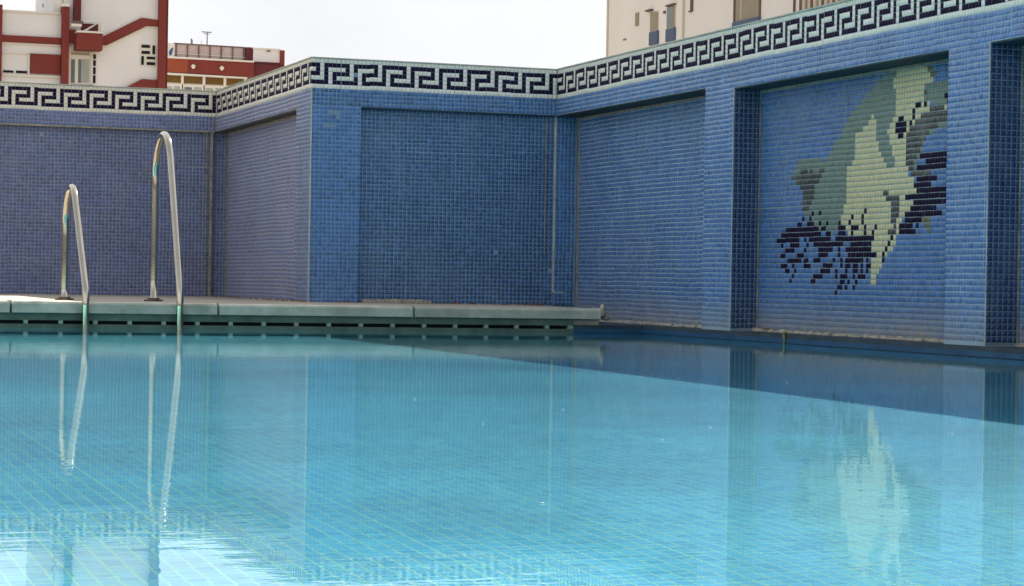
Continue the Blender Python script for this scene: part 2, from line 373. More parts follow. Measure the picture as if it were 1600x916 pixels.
for i in range(len(xs)-1):
    x1, x0 = xs[i], xs[i+1]
    sb = MB(); g = .22; dz = rc.uniform(-.08, .08)
    sb.prism([(YE-.7, -.45+dz), (YE-.2, 0.02+dz), (-53.95, 0.05+dz), (-53.95, -2.2), (YE-.7, -2.3)], 0, x0+g, x1-g)
    sb.build('coping_slab', M['coping'], deck, bevel=.12)
gut = empty('overflow_gutter', (-120, YE, -4)); tag(gut, 'dark green overflow gutter with narrow slots under the pool coping', 'gutter')
gb = MB()
gb.box(-430, -17, YE, YE+1.2, -3.75, -2.3); gb.box(-430, -17, YE-.06, YE+1.2, -6.6, -4.5)
gb.build('gutter_face', M['gutter'], gut)
MB().box(-430, -17, YE+1.2, YE+4.3, -4.9, -2.4).build('gutter_channel', M['dark'], gut)
gp = 6.892; gx = at(40.2, 501.8, 1, YE)[0]
divm = MB().box(-.42, .42, YE-.02, YE+1.1, -4.45, -3.75)
first = None
for i in range(-14, 18):
    xx = gx+gp*i
    if xx > -18: break
    if first is None: first = divm.build('gutter_divider', M['gutterdiv'], gut); o = first
    else: o = link('gutter_divider', first.data, gut)
    o.location.x += xx*U
MB().box(-18.2, -17, YE-.05, YE+1.15, -4.45, -3.75).build('gutter_end_stop', M['gutterdiv'], gut)

# ------------------------------------------------------------------ mosaic walls
KEY = ['XXXXXX.', 'X....X.', 'X.XXXX.', 'X.XX...'.replace('X.XX...', 'X.X....'), 'X.XXXXX']
def key(col, row):            # row 0 = top white border, 6 = bottom border
    if row in (0, 6): return 2
    return 1 if KEY[row-1][col % 7] == 'X' else 2
def frieze(t, o, u, n, cols, c0, seed, skip=()):
    """seven rows: z 50..57, pattern continues at column c0"""
    t.field((o[0], o[1], 50), u, (0, 0, 1), n, cols, 7, lambda i, jj: -1 if (i, jj) in skip else key(c0+i, 6-jj), size=.93, seed=seed, proud=.04, sheet=7, j=.02)
blue = lambda i, jj: 0

# middle wall (faces the camera, between the two corners)
MIDW = empty('mosaic_wall', (-30, 0, 0)); tag(MIDW, 'deep blue mosaic wall with one wide pier at its left, in the middle of the photo', 'wall', 'mosaic walls round the pool')
b = MB()
b.box(-60.9, 0, .1, 12, 46, 57); b.box(-60.9, -49, .1, 12, -1, 46); b.box(-49, 6, 1.6, 12, -4, 46)
b.build('wall_core', M['grout_mid'], MIDW)
MB().box(-61.3, .1, -.25, 12.3, 57, 57.22).build('capping', M['cap'], MIDW)
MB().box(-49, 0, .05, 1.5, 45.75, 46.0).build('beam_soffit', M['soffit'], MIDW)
t = Tiles(); MR = random.Random(3)
patch = {(i, jj) for i in range(61) for jj in range(50) if MR.random() < .0012}
t.field((-61, .1, 46), (1, 0, 0), (0, 0, 1), (0, -1, 0), 61, 4, blue, seed=1)
t.field((-61, .1, 0), (1, 0, 0), (0, 0, 1), (0, -1, 0), 12, 46, lambda i, jj: -1 if (i, jj) in {(4, 44), (5, 44), (6, 44), (6, 43), (3, 41), (4, 41), (5, 41)} else 0, seed=2, tint=.9)
t.field((-49, 1.6, 0), (1, 0, 0), (0, 0, 1), (0, -1, 0), 55, 46, lambda i, jj: -1 if (i, jj) in patch else 0, seed=3, tint=.05)
t.build('blue_tiles', BLUE_M, MIDW)['kind'] = 'stuff'
t = Tiles(); frieze(t, (-61, .1), (1, 0, 0), (0, -1, 0), 61, 4, 5, skip={(10, 3)})
t.build('frieze_tiles', BLUE_M, MIDW)['kind'] = 'stuff'
MB().box(.4, 5.9, 1.05, 1.62, 0, 46).build('pilaster', M['grout_mid'], MIDW)
t = Tiles(); t.field((.45, 1.05, 0), (1, 0, 0), (0, 0, 1), (0, -1, 0), 5, 46, blue, seed=4, tint=.6)
t.build('pilaster_tiles', BLUE_M, MIDW)['kind'] = 'stuff'
sm = MB(); sm.box(-2.15, -1.95, 1.35, 1.6, 12, 46); sm.build('grout_bead', M['bead'], MIDW)
sm = MB(); sm.box(.15, .4, .9, 1.6, 3.0, 46); sm.box(.4, 3.2, .93, 1.04, 3.0, 3.25); sm.build('grout_bead', M['cap'], MIDW)
sm = MB(); sm.box(-61.15, -60.85, -.05, .1, 0, 50); sm.build('corner_bead', M['cap'], MIDW)

# side wall (recedes behind the first corner)
SIDW = empty('mosaic_wall', (-61, 60, 0)); tag(SIDW, 'greyish mauve mosaic side wall receding between the frieze corners left of the middle pier', 'wall', 'mosaic walls round the pool')
b = MB(); b.box(-60.9, -49.2, 12.02, 108, 46, 57); b.box(-60.9, -49.2, 12.02, 15, -1, 46); b.box(-57.1, -49.2, 15, 109.6, -1, 46)
b.build('wall_core', M['grout_side'], SIDW)
MB().box(-61.25, -49.2, 12.31, 108.25, 57, 57.22).build('capping', M['cap'], SIDW)
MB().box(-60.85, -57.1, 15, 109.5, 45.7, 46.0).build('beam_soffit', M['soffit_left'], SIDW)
t = Tiles()
O_ = (-60.9, 108, 0)
t.field((-60.9, 108, 46), (0, -1, 0), (0, 0, 1), (-1, 0, 0), 108, 4, blue, seed=11, size=.78, size_u=.93, tint=.62)
t.field((-60.9, 15, 0), (0, -1, 0), (0, 0, 1), (-1, 0, 0), 15, 46, lambda i, jj: -1 if (i, jj) == (14, 33) else 0, seed=12, size=.78, size_u=.93, tint=.62)
t.field((-57.1, 109.5, 0), (0, -1, 0), (0, 0, 1), (-1, 0, 0), 94, 46, blue, seed=13, size=.78, size_u=.93, tint=.8)
t.build('blue_tiles', BLUE_S, SIDW)['kind'] = 'stuff'
t = Tiles(); frieze(t, (-60.9, 108), (0, -1, 0), (-1, 0, 0), 108, 1, 14)
t.build('frieze_tiles', BLUE_L, SIDW)['kind'] = 'stuff'
MB().box(-57.35, -57.1, 15.1, 109, 45.2, 45.7).build('grout_bead', M['bead'], SIDW)

# left wall (far left, parallel to the middle wall)
LW = 170
LEFW = empty('mosaic_wall', (-140, 108, 0)); tag(LEFW, 'slate blue mosaic wall behind the pool ladder at far left', 'wall', 'mosaic walls round the pool')
b = MB(); b.box(-61-LW, -61, 108.1, 120, 46, 57); b.box(-61-LW, -57.1, 109.6, 120, -1, 46)
b.box(-61, -49.2, 108.02, 120, 46, 57); b.box(-57.1, -49.2, 109.62, 120, -1, 46)
b.build('wall_core', M['grout_left'], LEFW)
MB().box(-61-LW, -49, 107.75, 120.3, 57.01, 57.24).build('capping', M['cap'], LEFW)
t = Tiles()
t.field((-61, 108.1, 46), (-1, 0, 0), (0, 0, 1), (0, -1, 0), LW, 4, blue, seed=21, tint=.6)
t.field((-57.1, 109.6, 0), (-1, 0, 0), (0, 0, 1), (0, -1, 0), LW, 46, lambda i, jj: -1 if (i*7+jj*13) % 911 == 5 else 0, seed=22, tint=.45)
t.build('blue_tiles', BLUE_L, LEFW)['kind'] = 'stuff'
t = Tiles()
t.field((-61, 108.1, 50), (-1, 0, 0), (0, 0, 1), (0, -1, 0), LW, 7, lambda i, jj: key(-i, 6-jj), size=.93, proud=.04, seed=23, sheet=7, j=.02)
t.build('frieze_tiles', BLUE_L, LEFW)['kind'] = 'stuff'
MB().box(-61-LW, -61.2, 107.9, 109.5, 45.6, 46.0).build('grout_bead', M['bead'], LEFW)
sm = MB(); sm.box(-62.1, -61.7, 107.95, 109.5, 0, 50); sm.build('grout_bead', M['bead'], LEFW)
sm = MB(); sm.box(-63.3, -63.0, 109.3, 109.5, 0, 46); sm.build('grout_bead', M['bead'], LEFW)
sm = MB(); sm.box(-57.5, -57.2, 109.2, 109.5, 0, 46); sm.build('corner_bead', M['bead'], LEFW)

# right wall with piers and the sea-creature mural
RIGW = empty('mosaic_wall', (6, -130, 0)); tag(RIGW, 'long blue mosaic wall with piers and a leaping dolphin mural, rising to the right', 'wall', 'mosaic walls round the pool')
END = 298; ZB = -3.4
PIERS = [(87.5, 101.5), (185, 198), (281, 294)]
b = MB(); b.box(.1, 14, -END, -.02, 46, 57); b.box(.1, 14, .0, 12.02, 46, 57.0)
b.box(6.1, 14, -END, 12.02, -12, 45.0); b.box(6.1, 14, -87.5, 12.02, 45.0, 46.0)
b.box(.1, 6.1, -END, -101.5, 45.0, 46.0)
for s0, s1 in PIERS: b.box(.1, 6.1, -s1, -s0, -12, 45.0 if s0 > 90 else 46.0)
b.build('wall_core', M['grout'], RIGW)
MB().box(-.25, 14.3, -END, 12.3, 57.005, 57.26).build('capping', M['cap'], RIGW)
sf = MB(); sf.box(.15, 6.05, -87.5, 1.4, 45.75, 45.99)
for a, c in ((101.5, 185), (198, 281)): sf.box(.15, 6.05, -c, -a, 44.72, 44.98)
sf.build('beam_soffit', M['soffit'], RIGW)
NR = 48; NRZ = ZB
# the mural design: shapes as they sit on the recessed panel, rasterised to its 84 x 48 tile grid
NC, NRR = 84, 48
def cell(x, y):
    q = at(x, y, 0, 5.85)
    return (-q[1]-101.5, q[2]+3)
MURALG=[['.']*NC for _ in range(NRR)]
def mural_poly(pts,c,only=None):
    pts=[cell(*p) for p in pts];n=len(pts)
    for j in range(NRR):
        for i in range(NC):
            x,y=i+.5,j+.5;ins=False
            for k in range(n):
                x1,y1=pts[k];x2,y2=pts[(k+1)%n]
                if (y1>y)!=(y2>y) and x<(x2-x1)*(y-y1)/(y2-y1)+x1: ins=not ins
            if ins: MURALG[j][i]=c
def bar(x0,x1,y,c):
    a=cell(x0,y);b=cell(x1,y);m=cell((x0+x1)/2,y)
    j=int(math.floor(m[1])); i0=int(round(a[0]));i1=max(i0+1,int(round(b[0])))
    for i in range(i0,i1):
        if 0<=i<NC and 0<=j<NRR:MURALG[j][i]=c
body=[(1388,110.6),(1372.3,122),(1356.5,146.5),(1335.5,165.8),(1325,185),(1314.5,202.5),(1305.8,220),(1297,235.8),(1295.3,242.8),(1285,253.3),(1280,250),(1248,250.6),(1241,263.8),(1234.9,277.8),(1249.8,290),(1251.5,318),(1255,333.8),(1262,352),(1299,366),(1330,350),(1400,250),(1402,99)]
mural_poly(body,'t')
cream=[(1402,97),(1442,94),(1449,112),(1459.8,127),(1458,133.4),(1440.5,136),(1440.5,150),(1444,158.8),(1447.5,162),(1479,158.8),(1477,168),(1452.8,169),(1437,181.5),(1428,192),(1417.8,202.5),(1412.5,216.5),(1412.5,249.8),(1416,265.5),(1421,276),(1428,281),(1428,302),(1414,305),(1424,317),(1418.6,326),(1413.4,334.6),(1409,344),(1404.6,353),(1404.6,362),(1400.2,371),(1395,386.6),(1387,397),(1379.6,405),(1372,423),(1365,444),(1360.5,444),(1361,428),(1359,403),(1359.7,376),(1330,368),(1305,352),(1314.5,332),(1319.8,318),(1321.5,265.5),(1332,249.8),(1332,235.8),(1333.8,216.5),(1337,205),(1342.5,213),(1346,197),(1354.8,200.8),(1358,187),(1362.6,175),(1366,185),(1368.8,206),(1368.8,230.5),(1377.5,249.8),(1386,267),(1396.8,262),(1395,249.8),(1389.8,237.5),(1393,230.5),(1388,218),(1382.8,206),(1388,193.8),(1395,185),(1396.8,155),(1396.8,141),(1393,132.5),(1398.5,115)]
mural_poly(cream,'c')
mural_poly([(1440.5,136),(1458,133.4),(1461.5,125.5),(1484,125.5),(1484,158),(1447,162),(1440.5,150)],'t')
mural_poly([(1444,97),(1452,103),(1459,114),(1461,126),(1452,118)],'o')
mural_poly([(1466,192),(1484,183),(1484,195),(1450,209),(1442,227),(1432,252),(1430,268),(1420,268),(1440,215)],'t')
mural_poly([(1451,169),(1484,167),(1479,185),(1466.8,194),(1452.8,202.8),(1447.5,214),(1442,223),(1433.5,239),(1430,248),(1423,267),(1416,266.4),(1412.5,249.8),(1412.5,218),(1419.5,200.8),(1428,192),(1437,181.5)],'g')
def MBAR(c,y,*xs):
    for a,b in xs: bar(a,b,y,c)
for y,xs in [(187,[(1400,1409)]),(195.5,[(1396,1413)]),(205,[(1396,1413)]),(214,[(1400,1409)])]: MBAR('k',y,*xs)
MBAR('k',166.6,(1428,1435),(1441,1444));MBAR('k',176,(1424,1430));MBAR('k',186,(1423,1426));MBAR('k',194.6,(1418,1421));MBAR('k',144.8,(1474,1483));MBAR('k',162,(1479,1483));MBAR('g',147,(1441,1444))
for y,xs in [(245,[(1436,1480)]),(253,[(1444,1482)]),(263,[(1430,1478)]),(281,[(1429,1463)]),(290,[(1428,1453),(1478,1482)]),(299.6,[(1428,1481)]),(308,[(1414,1481)]),(317,[(1424,1481)]),(326,[(1418.6,1462)]),(334.8,[(1413,1472)]),(344,[(1410,1439)]),(354,[(1404.6,1425),(1429,1434)]),(362.5,[(1404.6,1430)])]: MBAR('n',y,*xs)
MBAR('g',272.5,(1421,1454));MBAR('o',344,(1439,1453));MBAR('o',354,(1444,1451));MBAR('o',362.6,(1447,1452))
for y,xs in [(301,(1376,1387)),(309,(1384,1404)),(318,(1392,1404)),(327,(1392,1404)),(335.5,(1392,1404)),(345,(1388,1398)),(354,(1392,1399)),(362,(1387,1398)),(370.5,(1390,1394)),(378,(1386,1390)),(388,(1379,1384)),(396.5,(1376,1380)),(405,(1376,1380))]: MBAR('k' if y>365 else 'g',y,xs)
for y,xs in [(268,[(1248,1259),(1264,1266),(1278,1285)]),(277,[(1235,1282)]),(285,[(1242,1278)]),(293,[(1249,1272)]),(301,[(1251,1269)]),(309,[(1251,1269)]),(317,[(1251,1265)]),(325,[(1253,1264)])]: MBAR('g',y,*xs)
for y,xs in [(328.5,[(1347,1350)]),(333,[(1265.5,1269),(1277,1281)]),(341,[(1250.6,1254),(1262,1265.5)]),(337,[(1327,1330),(1342.5,1346)]),(347,[(1245,1250.6),(1258.5,1271),(1277,1279.5),(1287.4,1291),(1310,1313.6),(1322,1326),(1342.5,1346)])]: MBAR('k',y,*xs)
def C4(c,y,*xs):
    for a,b in xs: bar(1190+a/6.54,1190+b/6.54,330+y/6.54,c)
C4('n',180,(235,565),(595,635));C4('n',158,(765,855),(900,990));C4('k',157,(1045,1070),(1130,1175))
C4('n',232,(185,605));C4('n',218,(645,685),(765,850),(895,930));C4('k',212,(1020,1040),(1100,1125))
C4('n',282,(140,385),(415,435));C4('n',272,(470,705));C4('n',266,(740,1145))
C4('n',335,(185,220),(275,365),(440,475));C4('n',327,(510,830),(885,1115))
C4('n',385,(225,320),(415,455));C4('n',380,(555,725),(760,800),(850,1115))
C4('n',437,(175,220),(340,410),(555,655),(755,800),(880,1170))
C4('n',490,(245,385),(430,475),(505,600),(705,750),(780,820),(855,1030),(1060,1085))
C4('n',543,(175,260),(290,330),(415,500),(625,725),(780,800),(845,900),(930,975),(1010,1030),(1065,1115))
C4('n',597,(220,265),(310,330),(580,675),(750,770),(830,870),(925,975),(1010,1030),(1065,1085))
C4('n',650,(290,315),(505,600),(725,750),(800,870),(925,945),(980,1055))
C4('n',703,(265,290),(480,525),(800,840),(875,895),(950,975))
C4('n',757,(755,820),(850,870),(920,945));C4('n',810,(725,745))
CM = {'.': 0, 'c': 3, 't': 4, 'g': 5, 'k': 1, 'n': 1, 'o': 6}
t = Tiles(); F = (0, -1, 0); Zv = (0, 0, 1); NX = (-1, 0, 0)
t.field((.1, 0, 46), F, Zv, NX, 298, 4, blue, seed=31, size=.81, size_u=.90, proud=.03, tint=.6)
t.field((.1, -101.5, 45), F, Zv, NX, 196, 1, blue, seed=32, size=.81, size_u=.90, proud=.03, tint=.6)
t.field((6.1, 0, -3), F, Zv, NX, 87, 49, blue, seed=33, size=.81, size_u=.90, proud=.03)
t.field((6.1, -198, -3), F, Zv, NX, 83, 48, blue, seed=34, size=.81, size_u=.90, proud=.03)
for k_, (s0, s1) in enumerate(PIERS):
    nr = 49 if s0 < 90 else 48
    t.field((.1, -s0, -3), F, Zv, NX, int(s1-s0), nr, blue, seed=40+k_, size=.81, size_u=.90, proud=.03, tint=.62)
t.build('blue_tiles', BLUE_R, RIGW)['kind'] = 'stuff'
t = Tiles()
for k_, (s0, s1) in enumerate(PIERS):
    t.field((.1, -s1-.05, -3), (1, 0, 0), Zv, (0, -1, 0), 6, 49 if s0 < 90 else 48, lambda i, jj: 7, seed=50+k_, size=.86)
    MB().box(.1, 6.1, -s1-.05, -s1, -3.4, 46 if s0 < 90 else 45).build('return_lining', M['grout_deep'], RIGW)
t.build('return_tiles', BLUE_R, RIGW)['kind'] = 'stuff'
MB().box(6.085, 6.1, -185, -101.5, -3.4, 45).build('mural_bed', M['grout_mural'], RIGW)
t = Tiles()
t.field((6.085, -101.5, -3), F, Zv, NX, 84, 48, lambda i, jj: CM[MURALG[jj][i]], seed=60, size=.86, size_u=.95, proud=.04)
t.build('mural_tiles', BLUE_R, RIGW)['kind'] = 'stuff'
t = Tiles(); frieze(t, (.1, 0), F, NX, 298, 2, 70)
t.build('frieze_tiles', BLUE_R, RIGW)['kind'] = 'stuff'
for s0, s1 in PIERS:
    MB().box(5.7, 6.0, -s1-.25, -s1-.02, ZB, 45).build('grout_bead', M['bead'], RIGW)
    MB().box(-.02, .12, -s1-.02, -s1+.14, ZB, 45).build('corner_bead', M['cap'], RIGW)
for s0, s1, zz in ((0, 87.5, 45.2), (101.6, 185, 44.2), (198.1, 281, 44.2)):
    MB().box(5.85, 6.1, -s1, -s0, zz, zz+.45).build('grout_bead', M['bead'], RIGW)
MB().box(5.7, 6.1, -.3, .0, 0, 46).build('corner_bead', M['bead'], RIGW)
# plinth and waterline band under the right wall
b = MB()
b.box(-.9, 6.05, YN, YE+.02, -9, ZB-.15); b.box(-17, 6.05, YE+.03, 1.5, -9, ZB-.15); b.box(6.05, 14, YN, -END-.02, -9, ZB-.15)
pl = tag(b.build('pool_plinth', M['plinth']), kind='structure')
MB().box(-1.02, -.9, YN, YE+.02, -5.2, -4.35).build('waterline_band', M['paint'], pl)
MB().box(-17, -.9, YE-.10, YE+.02, -5.2, -4.35).build('waterline_band', M['paint'], pl)
# mortar and sediment along the foot of the recesses
rm = random.Random(12)
b = MB()
for s0, s1, xa, xb in ((58, 87.5, 4.2, 6.0), (101.6, 185, 4.6, 6.0), (198.1, 206, 4.6, 6.0), (0, 58, 5.0, 6.0)):
    s = s0
    while s < s1:
        d = rm.uniform(.8, 2.4); h = rm.uniform(.15, .7); b.blob((rm.uniform(xa, xb), -min(s+d/2, s1-.5), ZB-.1), (rm.uniform(.5, 1.2), d*.7, h), rm.random(), n=8, mrows=4); s += d*.8
tag(b.build('sediment', M['mortar']), 'crumbled pale mortar along the foot of the right wall', 'sediment', kind='stuff')
b = MB()
for xx in np.arange(-60.5, -2, 1.3):
    if rm.random() < .55: b.blob((xx+rm.random(), -.3-rm.random()*.5, .05), (rm.uniform(.3, 1.0), .4, rm.uniform(.1, .4)), rm.random(), n=7, mrows=4)
for yy in np.arange(1, 106, 1.5):
    if rm.random() < .5: b.blob((-61.5-rm.random()*.6, yy, .05), (.4, rm.uniform(.4, 1), rm.uniform(.1, .35)), rm.random(), n=7, mrows=4)
tag(b.build('sediment', M['leaf']), 'brown dirt gathered along the foot of the deck walls', 'sediment', kind='stuff')

# loose things
a0 = at(566, 470, 1, -.8)[0]; a1 = at(673, 470, 1, -.8)[0]
b = MB(); pts = []
nn = 16
for i in range(nn):
    xa = a0+(a1-a0)*i/nn; xb = a0+(a1-a0)*(i+1)/nn-.05
    b.box(xa, xb, -1.7+rm.uniform(-.15, .1), .0, 0, .85+rm.uniform(-.18, .15))
tag(b.build('mortar_strip', M['mortar'], bevel=.1), 'low ragged strip of pale mortar lying at the foot of the middle wall', 'mortar')
b = MB(); b.blob((-10.4, YE+.6, -1.0), (1.0, 1.3, 1.0), 3, n=12, mrows=8); b.blob((-9.2, YE+1.4, -2.0), (1.0, 1.2, .6), 5); b.blob((-10.2, YE+.2, .1), (.5, .7, .9), 6)
tag(b.build('mortar_lump', M['mortar']), 'broken cream mortar lump capping the right end of the coping', 'mortar')
p = at(1198, 514, 0, 4.4)
b = MB(); rl = random.Random(2)
lp = []
for i in range(9):
    th = math.pi*2*i/9; r_ = 1.0 if i % 2 else .55
    lp.append((4.4+.8*math.cos(th)*r_, p[1]+1.6*math.sin(th)*r_, ZB+.25+.35*abs(math.sin(th*1.5))))
b.face(lp); b.face([(q[0], q[1], q[2]-.08) for q in lp[::-1]])
for i in range(9):
    q, r_ = lp[i], lp[(i+1) % 9]; b.face([q, (q[0], q[1], q[2]-.08), (r_[0], r_[1], r_[2]-.08), r_])
tag(b.build('dry_leaf', M['leaf']), 'reddish brown dry leaf on the shelf beside the dark pier return', 'leaf')
p0 = at(1226, 524, 0, -1.25)
b = MB(); b.tube([(-1.3, p0[1], ZB+.2), (-1.35, p0[1]+.2, ZB-.5), (-1.25, p0[1]+.05, -4.4), (-1.3, p0[1]+.25, -5.6)], [.22, .3, .22, .15], 8)
b.tube([(-1.3, p0[1], ZB+.2), (-.6, p0[1]+.3, ZB+.1)], [.25, .2], 8)
tag(b.build('plant_stem', M['twig']), 'short yellow green stem hanging over the blue plinth into the water', 'stem')

# ------------------------------------------------------------------ pool ladder
LAD = empty('pool_ladder', (-112, YE, 0)); tag(LAD, 'polished steel pool ladder with two unequal hooped handrails on the left deck', 'ladder')
def rail(X, top, ya, yf, wtop):
    """far leg vertical at ya, hoop, near leg sloping to the water at yf"""
    r = wtop/2; pts = []; ztop = top-r; cy = ya-r; zk = 2.2
    for z in np.linspace(0, ztop-3, 6): pts.append((X, ya, z))
    tilt = math.atan2(cy-r-yf, ztop-zk)
    for a in np.linspace(0, math.pi-tilt*.9, 18): pts.append((X, cy+r*math.cos(a), ztop+r*math.sin(a)))
    y1, z1 = pts[-1][1], pts[-1][2]
    for q in np.linspace(.08, .97, 12): pts.append((X, y1+(yf-y1)*q, z1+(zk-z1)*q))
    for z in (1.2, -.6, -3, WZ, -8, -12, -17.5): pts.append((X, yf-.12, z))
    return pts
XA, XB = -121.8, -102.9
for X, top in ((XA, 23.6), (XB, 35.2)):
    pts = rail(X, top, -31.0, YE-2.2, 15.0 if X == XA else 17.5)
    MB().tube(pts, .73, 20).build('rail', M['steel'], LAD)
    e = MB(); e.disc((X, -31, 0.02), 2, 2.0, .35, 24); e.disc((X, -31, 0.37), 2, 1.3, .35, 24); e.build('flange', M['rust'], LAD)
for z in (-9.0, -14.5):
    b = MB(); b.box(XA+.6, XB-.6, YE-3.6, YE-1.4, z-.25, z+.1)
    b.build('tread', M['steel'], LAD, bevel=.1)

# small white petals drifting on the water
spots = [(845, 530), (895, 537), (780, 548), (657, 598), (648, 624), (755, 662), (985, 548), (1085, 561), (1230, 598), (1060, 592), (1400, 598), (1110, 668), (1035, 687), (1488, 679), (880, 640), (848, 786)]
first = None
for i, (px, py) in enumerate(spots):
    q_ = at(px, py, 2, WZ+.03)
    if first is None:
        pb = MB()
        for a_ in range(5):
            th = a_*math.pi*2/5
            pb.face([(0, 0, .03), (.085*math.cos(th-.5), .085*math.sin(th-.5), .01), (.14*math.cos(th), .14*math.sin(th), .05), (.085*math.cos(th+.5), .085*math.sin(th+.5), .01)])
        first = o = pb.build('petal', M['lamp_w'])
    else:
        o = first.copy(); COL.objects.link(o)
    o.location = (q_[0]*U, q_[1]*U, q_[2]*U); s_ = .55+.5*((i*37) % 10)/10; o.scale = (s_, s_, s_); o.rotation_euler = (0, 0, i*1.3)
    tag(o, 'tiny white petal floating on the pool water', 'petal', 'petals scattered over the pool water')

# ------------------------------------------------------------------ buildings beyond the wall
M['bcream'] = surf_mat('painted_render_cream', (0.84, 0.80, 0.76), .9, .05, .35, .1)
M['bgrey'] = surf_mat('painted_render_pale_grey', (0.82, 0.79, 0.78), .9, .05, .35, .1)
M['bwhite'] = surf_mat('white_trim', (0.78, 0.74, 0.66), .85, .05, .6, .1)
M['bred'] = surf_mat('painted_render_oxide_red', (0.215, 0.036, 0.028), .85, .1, .5, .1)
M['bdred'] = surf_mat('painted_render_dark_red', (0.13, 0.022, 0.025), .85, .1, .5, .1)
M['orange'] = surf_mat('painted_render_orange_red', (0.33, 0.07, 0.03), .85, .08, .5, .1)
M['glass'] = surf_mat('window_glass_grey', (0.10, 0.12, 0.11), .12, .2, .8, 0, spec=.8)
M['curtain'] = surf_mat('window_behind_curtain', (0.38, 0.40, 0.36), .6, .15, 1.5, .1)
M['awning'] = surf_mat('brown_awning', (0.16, 0.085, 0.012), .8, .15, 2, .2)
M['shutter'] = surf_mat('roller_shutter', (0.52, 0.51, 0.49), .7, .04, 1, .1)
M['pink'] = surf_mat('pink_roof_screen', (0.60, 0.47, 0.43), .8, .08, 1, .1)
M['brown'] = surf_mat('brown_metal', (0.16, 0.10, 0.09), .7, .15, 2, .1)
M['peach'] = surf_mat('painted_render_peach', (0.90, 0.85, 0.80), .9, .05, .3, .1)
M['peach2'] = surf_mat('painted_render_peach_ribbed', (0.66, 0.56, 0.46), .9, .08, .5, .1)
M['bblue'] = surf_mat('blue_panel', (0.085, 0.125, 0.22), .7, .1, 2, .1)
M['beige'] = surf_mat('beige_blind', (0.36, 0.31, 0.22), .8, .1, 1, .1)
M['lamp'] = surf_mat('white_globe', (0.85, 0.80, 0.68), .4, .02, 2, 0)
M['gmetal'] = surf_mat('grey_metal', (0.22, 0.23, 0.24), .5, .1, 4, .1)
M['ink'] = surf_mat('blue_print', (0.05, 0.09, 0.30), .6, .05, 3, 0)
M['roofing'] = surf_mat('roofing_grey', (0.30, 0.29, 0.27), .9, .1, 1, .2)

class Facade:
    """a building front standing on the plane coordinate[axis] = val; rectangles are measured on it"""
    def __init__(s, axis, val, root): s.ax = axis; s.v = val; s.root = root
    def p(s, x, y):
        q = at(x, y, s.ax, s.v); return (q[1-s.ax], q[2])
    def rect(s, x0, y0, x1, y1):
        a = s.p(x0, (y0+y1)/2)[0]; c = s.p(x1, (y0+y1)/2)[0]; t = s.p((x0+x1)/2, y0)[1]; b = s.p((x0+x1)/2, y1)[1]
        return a, c, b, t
    def span(s, mb, a, c, b, t, f, d):
        if s.ax == 1: mb.box(a, c, s.v-f, s.v-f+d, b, t)
        else: mb.box(s.v-f, s.v-f+d, a, c, b, t)
    def put(s, name, mat, x0, y0, x1, y1, f=8, d=16, parent=None, label=None, base=None, top=None):
        a, c, b, t = s.rect(x0, y0, x1, y1)
        if base is not None: b = base
        if top is not None: t = top
        mb = MB(); s.span(mb, a, c, b, t, f, d)
        o = mb.build(name, M[mat], parent or s.root)
        if label: o['label'] = label
        return o
    def many(s, name, mat, rects, f, d, parent=None):
        mb = MB()
        for r in rects: s.span(mb, *s.rect(*r), f, d)
        return mb.build(name, M[mat], parent or s.root)
    def poly(s, name, mat, pts, f, d, parent=None):
        mb = MB(); q = [s.p(*p) for p in pts]; mb.prism(q, s.ax, s.v-f, s.v-f+d)
        return mb.build(name, M[mat], parent or s.root)
    def window(s, x0, y0, x1, y1, panes, f=3, frame='bwhite', pane='glass', name='window'):
        fr = s.put(name, frame, x0, y0, x1, y1, f, f+6)
        for r in panes:
            s.put('pane', r[4] if len(r) > 4 else pane, r[0], r[1], r[2], r[3], f+1.2, 2, parent=fr)
        return fr

# --- red and cream apartment block with a stair tower (far left)
YA = 4706.0
q = at(130, 432, 1, YA)
A = empty('apartment_building', (q[0], YA, -2)); tag(A, 'cream apartment block with oxide red columns and a stepped diagonal red band at far left', 'building')
f = Facade(1, YA, A)
f.put('wall', 'bgrey', -330, 10, 100, 140, 0, 480, base=-2)
f.put('wall', 'bgrey', 100, -150, 258, 140, 0, 500, base=-2)
f.put('wall', 'bcream', 85, -150, 100, 20, -12, 300)
f.put('roof', 'roofing', 80, -156, 264, -150, 6, 510)
f.put('parapet_cap', 'bwhite', -330, 8.5, 95, 11.5, 5, 24)
f.put('column', 'bred', -4, 8, 2.2, 137, 12, 30, base=-2)
f.put('band', 'bred', 2.4, 57.4, 94.5, 68, 8, 16)
f.put('ledge', 'bwhite', 3, 68.2, 94, 70.5, 5, 10)
f.put('column', 'bred', 95, 12.5, 106, 136, 20, 40, base=-2)
f.put('column_cap', 'bwhite', 94, 7.5, 106.5, 12, 24, 44)
f.put('column', 'bdred', 115, -150, 126.5, 38, 14, 26)
f.put('pier', 'bred', 106.2, 47, 118, 68, 14, 20)
f.put('shutter', 'shutter', 6.5, 84, 43, 110, -2, 6)
f.put('ledge', 'bwhite', 3, 82, 46, 84, 4, 8); f.put('jamb', 'bwhite', 43.3, 84, 46, 117, 4, 8)
f.put('vent', 'dark', 5, 110.2, 21, 113.6, 2, 6); f.put('vent', 'dark', 25, 110.8, 42, 114.6, 2, 6)
f.put('panel', 'bred', 47.2, 85, 94, 116, 7, 12)
f.put('ledge', 'bwhite', 3, 117.5, 94, 120.5, 5, 9)
